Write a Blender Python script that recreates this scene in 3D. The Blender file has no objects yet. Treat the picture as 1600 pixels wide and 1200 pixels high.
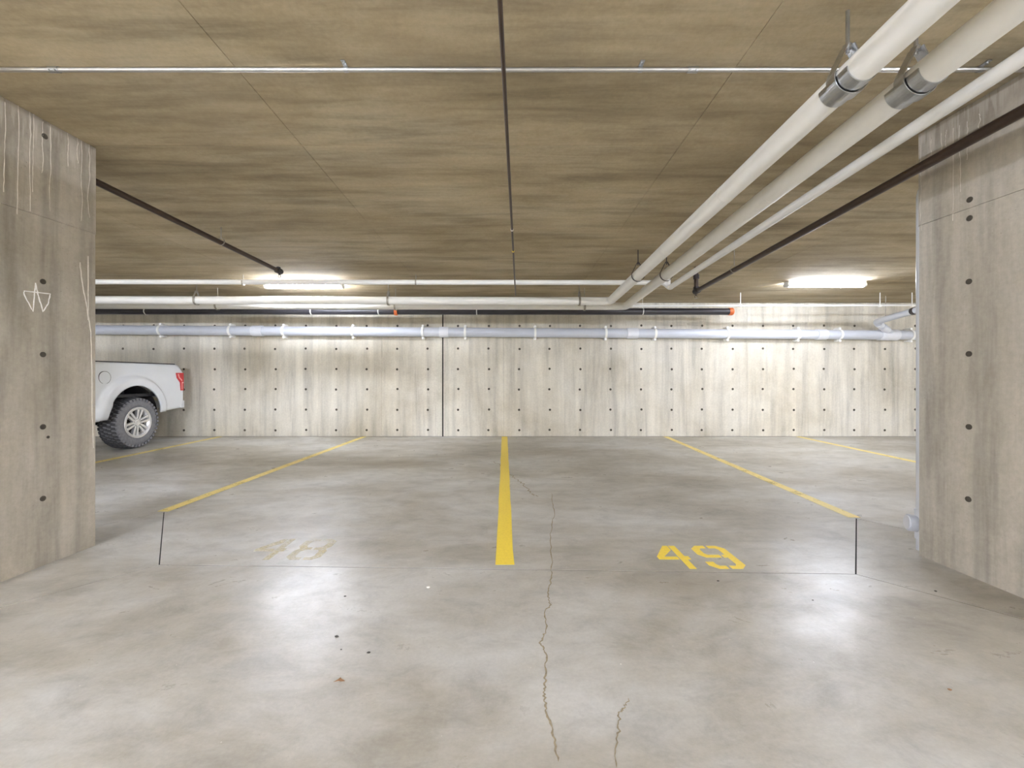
import bpy, math, random
from mathutils import Vector, Matrix
random.seed(7)
S = bpy.context.scene
C = S.collection

# ------------------------------------------------------------------ camera, world, exposure
CAMH, F, VX, VY = 1.185, 660.0, 793.0, 589.0
cam_d = bpy.data.cameras.new('camera'); cam = bpy.data.objects.new('camera', cam_d); C.objects.link(cam)
cam.location = (0, 0, CAMH); cam.rotation_euler = (math.pi/2, 0, 0)
cam_d.sensor_width = 36; cam_d.lens = F/1600*36
cam_d.shift_x = (800-VX)/1600; cam_d.shift_y = -(600-VY)/1600
cam_d.clip_start = .02
S.camera = cam
w = bpy.data.worlds.new('world'); S.world = w; w.use_nodes = True
w.node_tree.nodes['Background'].inputs[0].default_value = (.5, .5, .5, 1)
w.node_tree.nodes['Background'].inputs[1].default_value = 0.05
S.view_settings.view_transform = 'Standard'; S.view_settings.look = 'None'
S.view_settings.gamma = 1; S.view_settings.use_curve_mapping = False
S.view_settings.exposure = 2.88
try:
    S.cycles.max_bounces = 10; S.cycles.diffuse_bounces = 7; S.cycles.glossy_bounces = 6
except Exception: pass
LAMP = 17.0                       # single-tube strip lights over the stalls
LAMP_LANE = 96.0                  # lane and rear strip lights, strength raised to even out the light
LAMP_COL = (.91, .98, 1.16, 1)

XL, XR, YB, YF = -13.5, 14.5, 8.4, -7.0        # room shell
def ceil_z(Y): return 2.8658 - .0244*Y
def at(px, py, Y): return Vector(((px-VX)/F*Y, Y, CAMH+(VY-py)/F*Y))
def on_floor(px, py):
    Y = F*CAMH/(py-VY); return Vector(((px-VX)/F*Y, Y, 0))

# ------------------------------------------------------------------ materials
def new_mat(name):
    m = bpy.data.materials.new(name); m.use_nodes = True
    nt = m.node_tree; return m, nt, nt.nodes['Principled BSDF']
def lin(c): return tuple(((x/255)/12.92 if x/255 <= .04045 else ((x/255+.055)/1.055)**2.4) for x in c) + (1,)
def N(nt, t, **kw):
    n = nt.nodes.new(t)
    for k, v in kw.items():
        if k in n.inputs.keys() if hasattr(n.inputs, 'keys') else False: n.inputs[k].default_value = v
        else: setattr(n, k, v)
    return n
def pos(nt, scale=(1,1,1)):
    g = nt.nodes.new('ShaderNodeNewGeometry'); mp = nt.nodes.new('ShaderNodeMapping')
    mp.inputs['Scale'].default_value = scale
    nt.links.new(g.outputs['Position'], mp.inputs['Vector']); return mp.outputs['Vector']
def noise(nt, vec, scale, detail=6, rough=.6, dist=0):
    n = nt.nodes.new('ShaderNodeTexNoise'); nt.links.new(vec, n.inputs['Vector'])
    n.inputs['Scale'].default_value = scale; n.inputs['Detail'].default_value = detail
    n.inputs['Roughness'].default_value = rough; n.inputs['Distortion'].default_value = dist
    return n.outputs['Fac']
def ramp(nt, fac, stops):
    r = nt.nodes.new('ShaderNodeValToRGB'); nt.links.new(fac, r.inputs['Fac'])
    el = r.color_ramp.elements
    while len(el) < len(stops): el.new(.5)
    for e, (p, c) in zip(el, stops):
        e.position = p; e.color = c if len(c) == 4 else tuple(c)+(1,)
    return r.outputs['Color']
def mix(nt, a, b, fac, mode='MIX'):
    m = nt.nodes.new('ShaderNodeMix'); m.data_type = 'RGBA'; m.blend_type = mode
    for s, v in ((m.inputs[6], a), (m.inputs[7], b), (m.inputs[0], fac)):
        if isinstance(v, (int, float)): s.default_value = v
        elif isinstance(v, tuple): s.default_value = v
        else: nt.links.new(v, s)
    return m.outputs[2]
def math_n(nt, op, a, b=None, clamp=False):
    m = nt.nodes.new('ShaderNodeMath'); m.operation = op; m.use_clamp = clamp
    for i, v in enumerate((a, b)):
        if v is None: continue
        if isinstance(v, (int, float)): m.inputs[i].default_value = v
        else: nt.links.new(v, m.inputs[i])
    return m.outputs[0]
def bump(nt, b, h, strength, dist=.01):
    n = nt.nodes.new('ShaderNodeBump'); n.inputs['Strength'].default_value = strength
    n.inputs['Distance'].default_value = dist
    nt.links.new(h, n.inputs['Height']); nt.links.new(n.outputs[0], b.inputs['Normal'])
W4, K4 = (1,1,1,1), (0,0,0,1)
def g4(v): return (v, v, v, 1)

def concrete(name, dark, mid, light, stretch, streak, rough=.85, vary=.05, pits=.35, effl=False, bumpy=.25):
    """cast concrete: blotches, grain streaks, bug holes; random tone per cast panel"""
    m, nt, b = new_mat(name)
    v1 = pos(nt, stretch); v2 = pos(nt, streak); v0 = pos(nt)
    n1 = noise(nt, v1, 1.0, 8, .66, .3)
    col = ramp(nt, n1, [(.28, lin(dark)), (.5, lin(mid)), (.72, lin(light))])
    n2 = noise(nt, v2, 1.0, 6, .65, .2)
    col = mix(nt, col, ramp(nt, n2, [(.3, g4(.62)), (.5, g4(.98)), (.72, g4(1.18))]), .9, 'MULTIPLY')
    n3 = noise(nt, v0, 38, 4, .7)
    col = mix(nt, col, ramp(nt, n3, [(.3, g4(.8)), (.7, g4(1.15))]), .45, 'MULTIPLY')
    vo = nt.nodes.new('ShaderNodeTexVoronoi'); nt.links.new(v0, vo.inputs['Vector']); vo.inputs['Scale'].default_value = 26
    msk = noise(nt, v0, 1.3, 3, .6)
    pit = math_n(nt, 'MULTIPLY', ramp(nt, vo.outputs['Distance'], [(.06, W4), (.12, K4)]), ramp(nt, msk, [(.5, K4), (.68, W4)]))
    col = mix(nt, col, lin((88, 78, 62)), math_n(nt, 'MULTIPLY', pit, pits))
    oi = nt.nodes.new('ShaderNodeObjectInfo')
    col = mix(nt, col, ramp(nt, oi.outputs['Random'], [(0, g4(1-vary)), (1, g4(1+vary))]), 1.0, 'MULTIPLY')
    if effl:     # white lime runs below the slab
        sx = nt.nodes.new('ShaderNodeSeparateXYZ'); g = nt.nodes.new('ShaderNodeNewGeometry'); nt.links.new(g.outputs['Position'], sx.inputs[0])
        ve = pos(nt, (14, 14, .7)); ne = noise(nt, ve, 1.6, 5, .7, .4)
        hgt = nt.nodes.new('ShaderNodeMapRange'); nt.links.new(sx.outputs['Z'], hgt.inputs[0])
        hgt.inputs[1].default_value = 2.48; hgt.inputs[2].default_value = 2.80; hgt.inputs[3].default_value = -.12; hgt.inputs[4].default_value = .17
        e = math_n(nt, 'ADD', ne, hgt.outputs[0])
        e = ramp(nt, e, [(.58, K4), (.66, W4)])
        col = mix(nt, col, lin((205, 198, 186)), math_n(nt, 'MULTIPLY', e, .8))
        damp = ramp(nt, math_n(nt, 'ADD', noise(nt, pos(nt, (3, 3, .8)), 1.2, 4), hgt.outputs[0]), [(.5, K4), (.62, W4)])
        col = mix(nt, col, lin((110, 98, 82)), math_n(nt, 'MULTIPLY', damp, .35))
    nt.links.new(col, b.inputs['Base Color'])
    b.inputs['Roughness'].default_value = rough; b.inputs['Specular IOR Level'].default_value = .3
    h = math_n(nt, 'SUBTRACT', math_n(nt, 'MULTIPLY', n3, .5), math_n(nt, 'MULTIPLY', pit, 1.0))
    bump(nt, b, math_n(nt, 'ADD', h, math_n(nt, 'MULTIPLY', n2, .6)), bumpy, .006)
    return m

def plain(name, col, rough=.5, metal=0, spec=.5, coat=0, var=.0, vscale=8, bmp=0):
    m, nt, b = new_mat(name)
    c = lin(col)
    v = pos(nt); n = noise(nt, v, vscale, 5, .6)
    cc = ramp(nt, n, [(.3, tuple(x*(1-var) for x in c[:3])+(1,)), (.7, tuple(min(1, x*(1+var)) for x in c[:3])+(1,))])
    nt.links.new(cc, b.inputs['Base Color'])
    b.inputs['Roughness'].default_value = rough; b.inputs['Metallic'].default_value = metal
    b.inputs['Specular IOR Level'].default_value = spec; b.inputs['Coat Weight'].default_value = coat
    if bmp: bump(nt, b, n, bmp, .004)
    return m

M = {}
M['wall'] = concrete('cast_wall_concrete', (176,166,144), (207,201,186), (222,218,207), (.5,.5,.4), (5,5,.35), vary=.05)
M['ceiling'] = concrete('slab_soffit_concrete', (150,135,106), (179,164,135), (200,188,162), (.5,1.1,1), (.9,7,1), rough=.9, vary=.035, pits=.1, bumpy=.2)
M['pier'] = concrete('pier_concrete', (150,142,126), (184,176,162), (206,201,191), (1.1,1.1,.5), (7,7,.45), vary=.02, effl=True, pits=.25)
M['plug'] = plain('tie_hole_grout', (74,68,58), .9, var=.2, vscale=60)
M['joint'] = plain('joint_filler', (30,28,25), .95, var=.3, vscale=20)
M['crack'] = plain('crack_dirt', (150,137,112), .95, var=.3, vscale=50)

def floor_mat():
    m, nt, b = new_mat('sealed_floor_concrete')
    v = pos(nt); vs = pos(nt, (.55, 1.0, 1))
    n1 = noise(nt, vs, .8, 8, .66, .35)
    col = ramp(nt, n1, [(.32, lin((146,139,124))), (.45, lin((168,162,149))), (.56, lin((188,185,177))), (.70, lin((206,205,201)))])
    n2 = noise(nt, pos(nt, (1.5, 2.3, 1)), 2.3, 10, .74, .45)          # trowel swirls
    col = mix(nt, col, ramp(nt, n2, [(.34, g4(.78)), (.5, g4(1)), (.66, g4(1.12))]), .8, 'MULTIPLY')
    n3 = noise(nt, v, 60, 4, .7)
    col = mix(nt, col, ramp(nt, n3, [(.3, g4(.88)), (.7, g4(1.08))]), .6, 'MULTIPLY')
    n4 = noise(nt, pos(nt, (.35, 1.3, 1)), .9, 4, .55, .2)             # brown tyre and damp stains
    col = mix(nt, col, lin((140,126,100)), math_n(nt, 'MULTIPLY', ramp(nt, n4, [(.54, K4), (.68, W4)]), .42))
    vo = nt.nodes.new('ShaderNodeTexVoronoi'); nt.links.new(v, vo.inputs['Vector']); vo.inputs['Scale'].default_value = 9
    sp = ramp(nt, vo.outputs['Distance'], [(.015, W4), (.03, K4)])
    col = mix(nt, col, lin((228,224,214)), math_n(nt, 'MULTIPLY', sp, .6))
    nt.links.new(col, b.inputs['Base Color'])
    r = ramp(nt, n2, [(.3, g4(.40)), (.7, g4(.25))])
    nt.links.new(r, b.inputs['Roughness']); b.inputs['Specular IOR Level'].default_value = .55
    bump(nt, b, math_n(nt, 'ADD', math_n(nt, 'MULTIPLY', n3, .25), n2), .10, .006)
    return m
M['floor'] = floor_mat()

def paint_mat(name, col, wear, lo=.42, hi=.55):
    m, nt, b = new_mat(name)
    v = pos(nt); n = noise(nt, v, 5, 7, .7); n2 = noise(nt, v, 55, 4, .7)
    c = mix(nt, lin(col), ramp(nt, n2, [(.3, g4(.86)), (.7, g4(1.06))]), .7, 'MULTIPLY')
    nt.links.new(c, b.inputs['Base Color']); b.inputs['Roughness'].default_value = .42
    if wear > 0:
        a = ramp(nt, math_n(nt, 'ADD', math_n(nt, 'MULTIPLY', n, .6), math_n(nt, 'MULTIPLY', n2, .4)), [(lo, g4(1-wear)), (hi, W4)])
        nt.links.new(a, b.inputs['Alpha'])
    return m
M['yellow'] = paint_mat('yellow_road_paint', (250,220,70), .30, .30, .38)
M['yellow_pale'] = paint_mat('thin_yellow_road_paint', (244,222,128), .55, .36, .48)
M['yellow_faded'] = paint_mat('worn_off_yellow_paint', (232,216,164), .95, .38, .98)
M['insul'] = plain('white_pipe_jacket', (240,238,232), .42, var=.03, vscale=5)
M['pvc'] = plain('grey_pvc', (200,204,212), .33, var=.03, vscale=4)
M['pvc_fit'] = plain('pale_pvc_fitting', (222,224,229), .35, var=.03)
M['strap'] = plain('white_nylon_strap', (246,245,240), .5, var=.03)
M['black_pipe'] = plain('black_plastic_pipe', (62,60,64), .35, var=.12, vscale=6)
M['brown_steel'] = plain('brown_oxide_steel', (68,53,43), .38, .3, var=.22, vscale=9)
M['dark_fit'] = plain('dark_iron_fitting', (62,56,56), .5, .5, var=.2, vscale=30)
M['orange'] = plain('orange_cap_plastic', (226,116,60), .5, var=.08, vscale=30)
M['galv'] = plain('galvanised_steel', (196,198,200), .28, 1, var=.08, vscale=20)
M['emt'] = plain('emt_conduit', (200,198,194), .3, .9, var=.06, vscale=10)
M['rod'] = plain('zinc_rod', (170,164,152), .45, .7, var=.12, vscale=30)
M['white_metal'] = plain('white_enamel', (232,232,228), .4, var=.02)
M['chalk'] = plain('chalk', (240,238,234), .95, var=.1, vscale=80)
M['lime'] = plain('lime_deposit', (212,206,194), .95, var=.12, vscale=50)
M['car_white'] = plain('white_car_paint', (226,229,232), .22, coat=.8, var=.01)
M['rubber'] = plain('tyre_rubber', (124,123,125), .82, var=.15, vscale=30)
M['tread'] = plain('tread_rubber', (70,69,70), .85, var=.2, vscale=40)
M['trim'] = plain('black_trim', (40,40,42), .5, var=.1)
M['well'] = plain('wheel_well_liner', (38,36,36), .9, var=.2)
M['alloy'] = plain('machined_alloy', (226,224,222), .3, .55, var=.04)
M['alloy_dark'] = plain('dark_alloy', (66,60,56), .4, .7, var=.1)
M['chrome'] = plain('chrome', (225,225,228), .08, 1, var=.01)
M['lens'] = plain('red_tail_lens', (206,46,50), .15, coat=.8, var=.04)
M['lens_pale'] = plain('pink_lens_band', (246,160,158), .2, coat=.6, var=.02)
M['glass_dark'] = plain('tinted_glass', (24,27,30), .06, coat=.5, var=.02)
M['clear_lens'] = plain('clear_lamp_lens', (214,218,222), .12, coat=.6, var=.02)
M['leaf'] = plain('dry_leaf', (140,104,72), .8, var=.2, vscale=60)
M['grit'] = plain('dark_grit', (70,66,60), .9, var=.3, vscale=90)
M['paper'] = plain('white_scrap', (236,232,222), .8, var=.04)
for key, st in (('lamp', LAMP), ('lamp_lane', LAMP_LANE)):
    mm, nt, b = new_mat(key+'_diffuser')
    b.inputs['Base Color'].default_value = (.9,.9,.88,1)
    b.inputs['Emission Color'].default_value = LAMP_COL; b.inputs['Emission Strength'].default_value = st
    M[key] = mm

# ------------------------------------------------------------------ mesh builder
def wloc(o):
    v = Vector((0,0,0))
    while o is not None: v += o.location; o = o.parent
    return v
class MB:
    def __init__(s): s.v = []; s.f = []; s.sm = []
    def add(s, vs, fs, smooth=False):
        k = len(s.v); s.v += [Vector(v) for v in vs]
        s.f += [tuple(i+k for i in f) for f in fs]; s.sm += [smooth]*len(fs); return s
    def box(s, a, b, bev=0):
        (x0,y0,z0), (x1,y1,z1) = a, b
        if bev <= 0:
            return s.add([(x0,y0,z0),(x1,y0,z0),(x1,y1,z0),(x0,y1,z0),(x0,y0,z1),(x1,y0,z1),(x1,y1,z1),(x0,y1,z1)],
              [(0,3,2,1),(4,5,6,7),(0,1,5,4),(1,2,6,5),(2,3,7,6),(3,0,4,7)])
        e = bev
        rings = []
        def ring(z, i):
            xa,xb,ya,yb = x0+i, x1-i, y0+i, y1-i
            return [(xa+e,ya,z),(xb-e,ya,z),(xb,ya+e,z),(xb,yb-e,z),(xb-e,yb,z),(xa+e,yb,z),(xa,yb-e,z),(xa,ya+e,z)]
        return s.loft([ring(z0,e), ring(z0+e,0), ring(z1-e,0), ring(z1,e)])
    def loft(s, rings, cap=True, smooth=False, closed=True):
        n = len(rings[0]); vs = [p for r in rings for p in r]; fs = []
        for i in range(len(rings)-1):
            for j in range(n if closed else n-1):
                k = (j+1) % n; fs.append((i*n+j, i*n+k, (i+1)*n+k, (i+1)*n+j))
        s.add(vs, fs, smooth)
        if cap and closed:
            s.add(rings[0], [tuple(reversed(range(n)))]); s.add(rings[-1], [tuple(range(n))])
        return s
    def prism(s, poly, axis, lo, hi):
        """poly: 2D points; axis 0: (y,z) swept in x; 1: (x,z) swept in y; 2: (x,y) swept in z"""
        def p3(p, t): return (t,p[0],p[1]) if axis == 0 else ((p[0],t,p[1]) if axis == 1 else (p[0],p[1],t))
        return s.loft([[p3(p, lo) for p in poly], [p3(p, hi) for p in poly]])
    def tube(s, path, r, seg=16, cap=True, smooth=True):
        path = [Vector(p) for p in path]; n = len(path)
        rr = r if isinstance(r, (list, tuple)) else [r]*n
        t0 = (path[1]-path[0]).normalized()
        up = Vector((0,0,1)) if abs(t0.z) < .9 else Vector((1,0,0))
        u = t0.cross(up).normalized(); rings = []
        for i, p in enumerate(path):
            if i == 0: t = t0
            elif i == n-1: t = (path[-1]-path[-2]).normalized()
            else: t = ((path[i]-path[i-1]).normalized() + (path[i+1]-path[i]).normalized()).normalized()
            u = (u - t*u.dot(t)).normalized(); v = t.cross(u)
            rings.append([p + (u*math.cos(a)+v*math.sin(a))*rr[i] for a in [2*math.pi*k/seg for k in range(seg)]])
        return s.loft(rings, cap, smooth)
    def ringband(s, c, axis, r0, r1, width, seg=28, a0=0, a1=2*math.pi, up=None):
        """flat band (washer-like tube) around an axis; partial if a0..a1 given"""
        c = Vector(c); t = Vector(axis).normalized()
        up = Vector(up) if up else (Vector((0,0,1)) if abs(t.z) < .9 else Vector((1,0,0)))
        u = (up - t*up.dot(t)).normalized(); v = t.cross(u)
        full = abs(a1-a0-2*math.pi) < 1e-4; k = seg if full else seg+1
        rings = []
        for i in range(k):
            a = a0+(a1-a0)*i/seg; d = u*math.cos(a)+v*math.sin(a); h = t*width/2
            rings.append([c+d*r0-h, c+d*r1-h, c+d*r1+h, c+d*r0+h])
        if full: rings.append(rings[0]); return s.loft(rings, False, False)
        return s.loft(rings, True, False)
    def lathe(s, prof, c, axis, seg=40, smooth=True, closed=False):
        """prof: (along, radius)"""
        c = Vector(c); t = Vector(axis).normalized(); up = Vector((0,0,1)) if abs(t.z) < .9 else Vector((1,0,0))
        u = (up - t*up.dot(t)).normalized(); v = t.cross(u)
        rings = [[c+t*h+(u*math.cos(2*math.pi*k/seg)+v*math.sin(2*math.pi*k/seg))*r for k in range(seg)] for h, r in prof]
        if closed: rings.append(rings[0])
        return s.loft(rings, not closed, smooth)
    def mesh(s, name, off=Vector((0,0,0))):
        me = bpy.data.meshes.new(name); me.from_pydata([tuple(v-off) for v in s.v], [], s.f)
        me.polygons.foreach_set('use_smooth', s.sm); me.validate(); me.update()
        import bmesh
        bm = bmesh.new(); bm.from_mesh(me); bmesh.ops.recalc_face_normals(bm, faces=bm.faces); bm.to_mesh(me); bm.free()
        return me
    def build(s, name, mat, parent=None, label=None, base=None):
        off = wloc(parent) if parent else Vector((0,0,0))
        loc = Vector(base) if base is not None else (Vector((0,0,0)))
        if parent: loc = Vector((0,0,0))
        me = s.mesh(name, off+loc); me.materials.append(M[mat])
        o = bpy.data.objects.new(name, me); C.objects.link(o); o.parent = parent; o.location = loc
        if label: o['label'] = label
        return o
def thing(name, label, cat, loc=(0,0,0), group=None):
    o = bpy.data.objects.new(name, None); C.objects.link(o); o.location = loc; o.empty_display_size = .2
    o['label'] = label; o['category'] = cat
    if group: o['group'] = group
    return o
def tag(o, label, cat, group=None):
    o['label'] = label; o['category'] = cat
    if group: o['group'] = group
    return o
def sub(name, parent):
    o = bpy.data.objects.new(name, None); C.objects.link(o); o.parent = parent; return o
def structure(o, label=None, cat=None):
    o['kind'] = 'structure'
    if label: o['label'] = label
    if cat: o['category'] = cat
    return o
def place(name, me, parent, loc, rot=(0,0,0)):
    o = bpy.data.objects.new(name, me); C.objects.link(o); o.parent = parent
    o.location = Vector(loc) - (wloc(parent) if parent else Vector((0,0,0))); o.rotation_euler = rot; return o
def fillet(pts, rad, n=7):
    pts = [Vector(p) for p in pts]; out = [pts[0]]
    for i in range(1, len(pts)-1):
        r = rad[i-1] if isinstance(rad, (list, tuple)) else rad
        a = (pts[i-1]-pts[i]).normalized(); b_ = (pts[i+1]-pts[i]).normalized()
        p0, p1 = pts[i]+a*r, pts[i]+b_*r
        for k in range(n+1):
            t = k/n; out.append(p0*(1-t)**2 + pts[i]*2*t*(1-t) + p1*t*t)
    out.append(pts[-1]); return out

# ------------------------------------------------------------------ room shell
def offset_poly(poly, d):
    n = len(poly); out = []
    area = sum(poly[i][0]*poly[(i+1)%n][1]-poly[(i+1)%n][0]*poly[i][1] for i in range(n))
    sg = 1 if area > 0 else -1
    for i in range(n):
        p0, p1, p2 = Vector(poly[i-1]), Vector(poly[i]), Vector(poly[(i+1)%n])
        e1, e2 = (p1-p0).normalized(), (p2-p1).normalized()
        n1, n2 = Vector((-e1.y, e1.x))*sg, Vector((-e2.y, e2.x))*sg
        mt = (n1+n2).normalized(); k = d/max(.3, mt.dot(n1))
        out.append(tuple(p1+mt*k))
    return out
A_, B_ = (-3.01, 3.70), (-2.20, 2.668); C_, D_ = (2.093, 2.539), (2.922, 3.539)
E_, F_ = (3.62, 2.55), (2.90, 1.66); G_, H_ = (-2.98, 1.72), (-3.75, 2.70)
fl = MB().box((XL-.2, YF-.2, -.25), (XR+.2, YB+.2, -.0022)).build('floor', 'joint')
structure(fl, 'smooth grey sealed concrete garage floor with saw-cut joints', 'floor')
slabs = [
  [(XL,YB),(XL,2.70),H_,A_,B_,C_,D_,E_,(XR,2.55),(XR,YB)],
  [(XL,2.70),(XL,YF),(XR,YF),(XR,2.55),E_,F_,C_,B_,G_,H_],
  [A_,H_,G_,B_], [C_,F_,E_,D_]]
for pl, gap in zip(slabs, (.0036,.0036,.003,.0045)):
    MB().prism(offset_poly(pl, gap), 2, -.0020, 0).build('floor_slab', 'floor', fl)

def jagged(pts, w0, w1, jit, n=9, z=.0012):
    """thin irregular ribbon lying on the floor through ground points"""
    P = []
    for a, b_ in zip(pts[:-1], pts[1:]):
        for k in range(n): P.append(a.lerp(b_, k/n))
    P.append(pts[-1]); L, R = [], []
    for i, p in enumerate(P):
        t = (P[min(i+1, len(P)-1)]-P[max(i-1, 0)]).normalized(); nn = Vector((-t.y, t.x, 0))
        c = p + nn*random.uniform(-jit, jit); ww = random.uniform(w0, w1)/2
        if i in (0, len(P)-1): ww *= .2
        L.append(c+nn*ww); R.append(c-nn*ww)
    mb = MB()
    mb.loft([[Vector((l.x,l.y,.0002)), Vector((l.x,l.y,z)), Vector((r.x,r.y,z)), Vector((r.x,r.y,.0002))] for l, r in zip(L, R)], True)
    return mb
def crack(px, w0, w1, jit): jagged([on_floor(*p) for p in px], w0, w1, jit).build('floor_crack', 'crack', fl)
crack([(862,770),(866,800),(860,840),(862,892)], .003, .008, .008)
crack([(862,892),(860,912),(856,930),(860,945),(852,955),(854,985),(844,1005),(853,1020),(852,1060),(850,1085),(853,1110),(864,1140),(872,1190)], .003, .009, .005)
crack([(770,722),(783,727),(800,744),(818,756),(832,772),(842,776)], .004, .013, .022)
crack([(984,1092),(974,1106),(968,1116),(966,1150),(962,1199)], .002, .007, .006)

# ceiling of formed panels
tilt = -math.atan(.0244)
cl = MB().add([(XL-.2,YF-.2,ceil_z(YF-.2)+.012),(XR+.2,YF-.2,ceil_z(YF-.2)+.012),(XR+.2,YB+.2,ceil_z(YB+.2)+.012),(XL-.2,YB+.2,ceil_z(YB+.2)+.012),
               (XL-.2,YF-.2,3.35),(XR+.2,YF-.2,3.35),(XR+.2,YB+.2,3.35),(XL-.2,YB+.2,3.35)],
              [(0,3,2,1),(4,5,6,7),(0,1,5,4),(1,2,6,5),(2,3,7,6),(3,0,4,7)]).build('ceiling', 'joint')
structure(cl, 'brown formed concrete slab ceiling with panel seams', 'ceiling')
xe = [XL,-11.19,-8.75,-6.31,-3.87,-1.43,1.20,3.64,6.08,8.52,10.96,XR]
ye = [YF,-5.6,-4.38,-3.16,-1.94,-.72,.50,1.72,2.94,4.47,5.77,7.10,YB]
cache = {}
for i in range(len(xe)-1):
    for j in range(len(ye)-1):
        wx, wy = xe[i+1]-xe[i]-.0018, ye[j+1]-ye[j]-.003
        key = (round(wx,3), round(wy,3))
        if key not in cache:
            me = MB().box((-wx/2,-wy/2,0), (wx/2,wy/2,.0115), .002).mesh('ceiling_panel'); me.materials.append(M['ceiling']); cache[key] = me
        cx, cy = (xe[i]+xe[i+1])/2, (ye[j]+ye[j+1])/2
        place('ceiling_panel', cache[key], cl, (cx, cy, ceil_z(cy)+random.uniform(-.0008,.0008)), (tilt,0,0))

# walls
zt = ceil_z(YB)
wb = MB().box((XL-.2, YB+.012, -.0018), (XR+.2, YB+.3, 3.2)).build('wall_back', 'joint')
structure(wb, 'pale cast concrete back wall with rows of tie holes', 'wall')
wx0 = -1.291; pw = 1.2105
edges = sorted([wx0+.003 + k*pw for k in range(-12, 14)])
edges = [e for e in edges if XL < e < XR]; edges = [XL]+edges+[XR]
for k in range(len(edges)-1):
    a, b_ = edges[k], edges[k+1]
    if b_-a < .08: continue
    ga = .013 if abs(a-wx0-.003) < .01 else .0012; gb = .013 if abs(b_-wx0-.003) < .01 else .0012
    MB().box((a+ga, YB, .004), (b_-gb, YB+.0118, zt-.004), .0012).build('wall_panel', 'wall', wb)
hole = MB().lathe([(.004,.024),(-.0015,.023),(-.0020,.017),(-.0006,.014),(-.0005,.001)], (0,0,0), (0,1,0), 10, False).mesh('tie_hole'); hole.materials.append(M['plug'])
x = -.98
xs = [x + .606*k for k in range(-12, 17)]
for xx in xs:
    for z in (.129, .533, .94, 1.342, 1.745, 2.205):
        if abs(xx-wx0) < .05: continue
        place('tie_hole', hole, wb, (xx+random.uniform(-.008,.008), YB, z+random.uniform(-.006,.006)))
wl = structure(MB().box((XL-.3,YF-.3,-.0018),(XL,YB+.012,3.2)).build('wall_left','wall'), 'far left concrete garage wall hidden beyond the pier', 'wall')
wr = structure(MB().box((XR,YF-.3,-.0018),(XR+.3,YB+.012,3.2)).build('wall_right','wall'), 'far right concrete garage wall hidden beyond the pier', 'wall')
wf = structure(MB().box((XL,YF-.3,-.0018),(XR,YF,3.2)).build('wall_front','wall'), 'concrete garage wall behind the viewpoint', 'wall')

# ------------------------------------------------------------------ piers
LP = [(-2.895,2.985),(-2.965,1.75)]; RP = [(2.734,2.824),(2.790,1.60)]
def chamfer_poly(p, c=.018):
    out = []; n = len(p)
    for i in range(n):
        a, b_, d = Vector(p[i-1]), Vector(p[i]), Vector(p[(i+1)%n])
        out.append(tuple(b_+(a-b_).normalized()*c)); out.append(tuple(b_+(d-b_).normalized()*c))
    return out
def pier(face, xback, label):
    (xa,ya),(xb,yb) = face
    r = thing('concrete_pier', label, 'pier', ((xa+xback)/2, (ya+yb)/2, 0))
    fp = chamfer_poly([(xa,ya),(xb,yb),(xback,yb),(xback,ya)])
    seam = 2.19
    MB().loft([[(p[0],p[1],.0) for p in fp], [(p[0],p[1],seam-.0015) for p in fp]]).build('lower_lift', 'pier', r)
    fp2 = offset_poly(fp, -.003)
    MB().loft([[(p[0],p[1],seam) for p in fp2], [(p[0],p[1],ceil_z(p[1])-.002) for p in fp2]]).build('upper_lift', 'pier', r)
    MB().loft([[(p[0],p[1],seam-.004) for p in offset_poly(fp,.004)], [(p[0],p[1],seam+.002) for p in offset_poly(fp,.004)]]).build('seam', 'joint', r)
    return r
lp = pier(LP, -3.42, 'left concrete pier with a chalk star drawn on its face')
rp = pier(RP, 3.28, 'right concrete pier behind the dark sprinkler pipe')
def face_pt(px, py, face, lift=0.0):
    (xa,ya),(xb,yb) = face; k = (px-VX)/F
    # x = k*y on the line a->b
    t = (k*ya-xa)/((xb-xa)-k*(yb-ya)); X, Y = xa+(xb-xa)*t, ya+(yb-ya)*t
    nrm = Vector((yb-ya, -(xb-xa), 0)).normalized()
    if nrm.dot(Vector((-X, -Y+1, 0))) < 0: nrm = -nrm
    z = CAMH+(VY-py)/F*Y
    return Vector((X,Y,z)) + nrm*(lift+(.003 if z > 2.19 else 0)), nrm
def face_plugs(parent, face, pts, rad=.017):
    for px, py in pts:
        p, nn = face_pt(px, py, face)
        MB().lathe([(-.006,rad),(.0018,rad),(.0026,rad*.80),(.0008,rad*.62),(.0006,.001)], p, nn, 16, False).build('tie_hole', 'plug', parent)
face_plugs(lp, LP, [(67,440),(67,554),(67,667),(67,779),(69,213)])
face_plugs(lp, LP, [(75,683)], .009)
face_plugs(rp, RP, [(1516,312),(1515,341),(1514,440),(1514,553),(1514,667),(1513,780)])
def face_line(name, mat, parent, face, pts, w0, w1, th=.0015, sub_n=5, jit=.0):
    P = []
    for a, b_ in zip(pts[:-1], pts[1:]):
        for k in range(sub_n): P.append((a[0]+(b_[0]-a[0])*k/sub_n, a[1]+(b_[1]-a[1])*k/sub_n))
    P.append(pts[-1]); Q = []
    for p in P: Q.append(face_pt(p[0]+random.uniform(-jit,jit), p[1], face))
    rings = []
    for i, (q, nn) in enumerate(Q):
        t = (Q[min(i+1,len(Q)-1)][0]-Q[max(i-1,0)][0]).normalized(); s_ = t.cross(nn).normalized()
        ww = random.uniform(w0, w1)/2
        rings.append([q-s_*ww-nn*.001, q-s_*ww*.6+nn*th, q+s_*ww*.6+nn*th, q+s_*ww-nn*.001])
    return MB().loft(rings).build(name, mat, parent)
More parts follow.
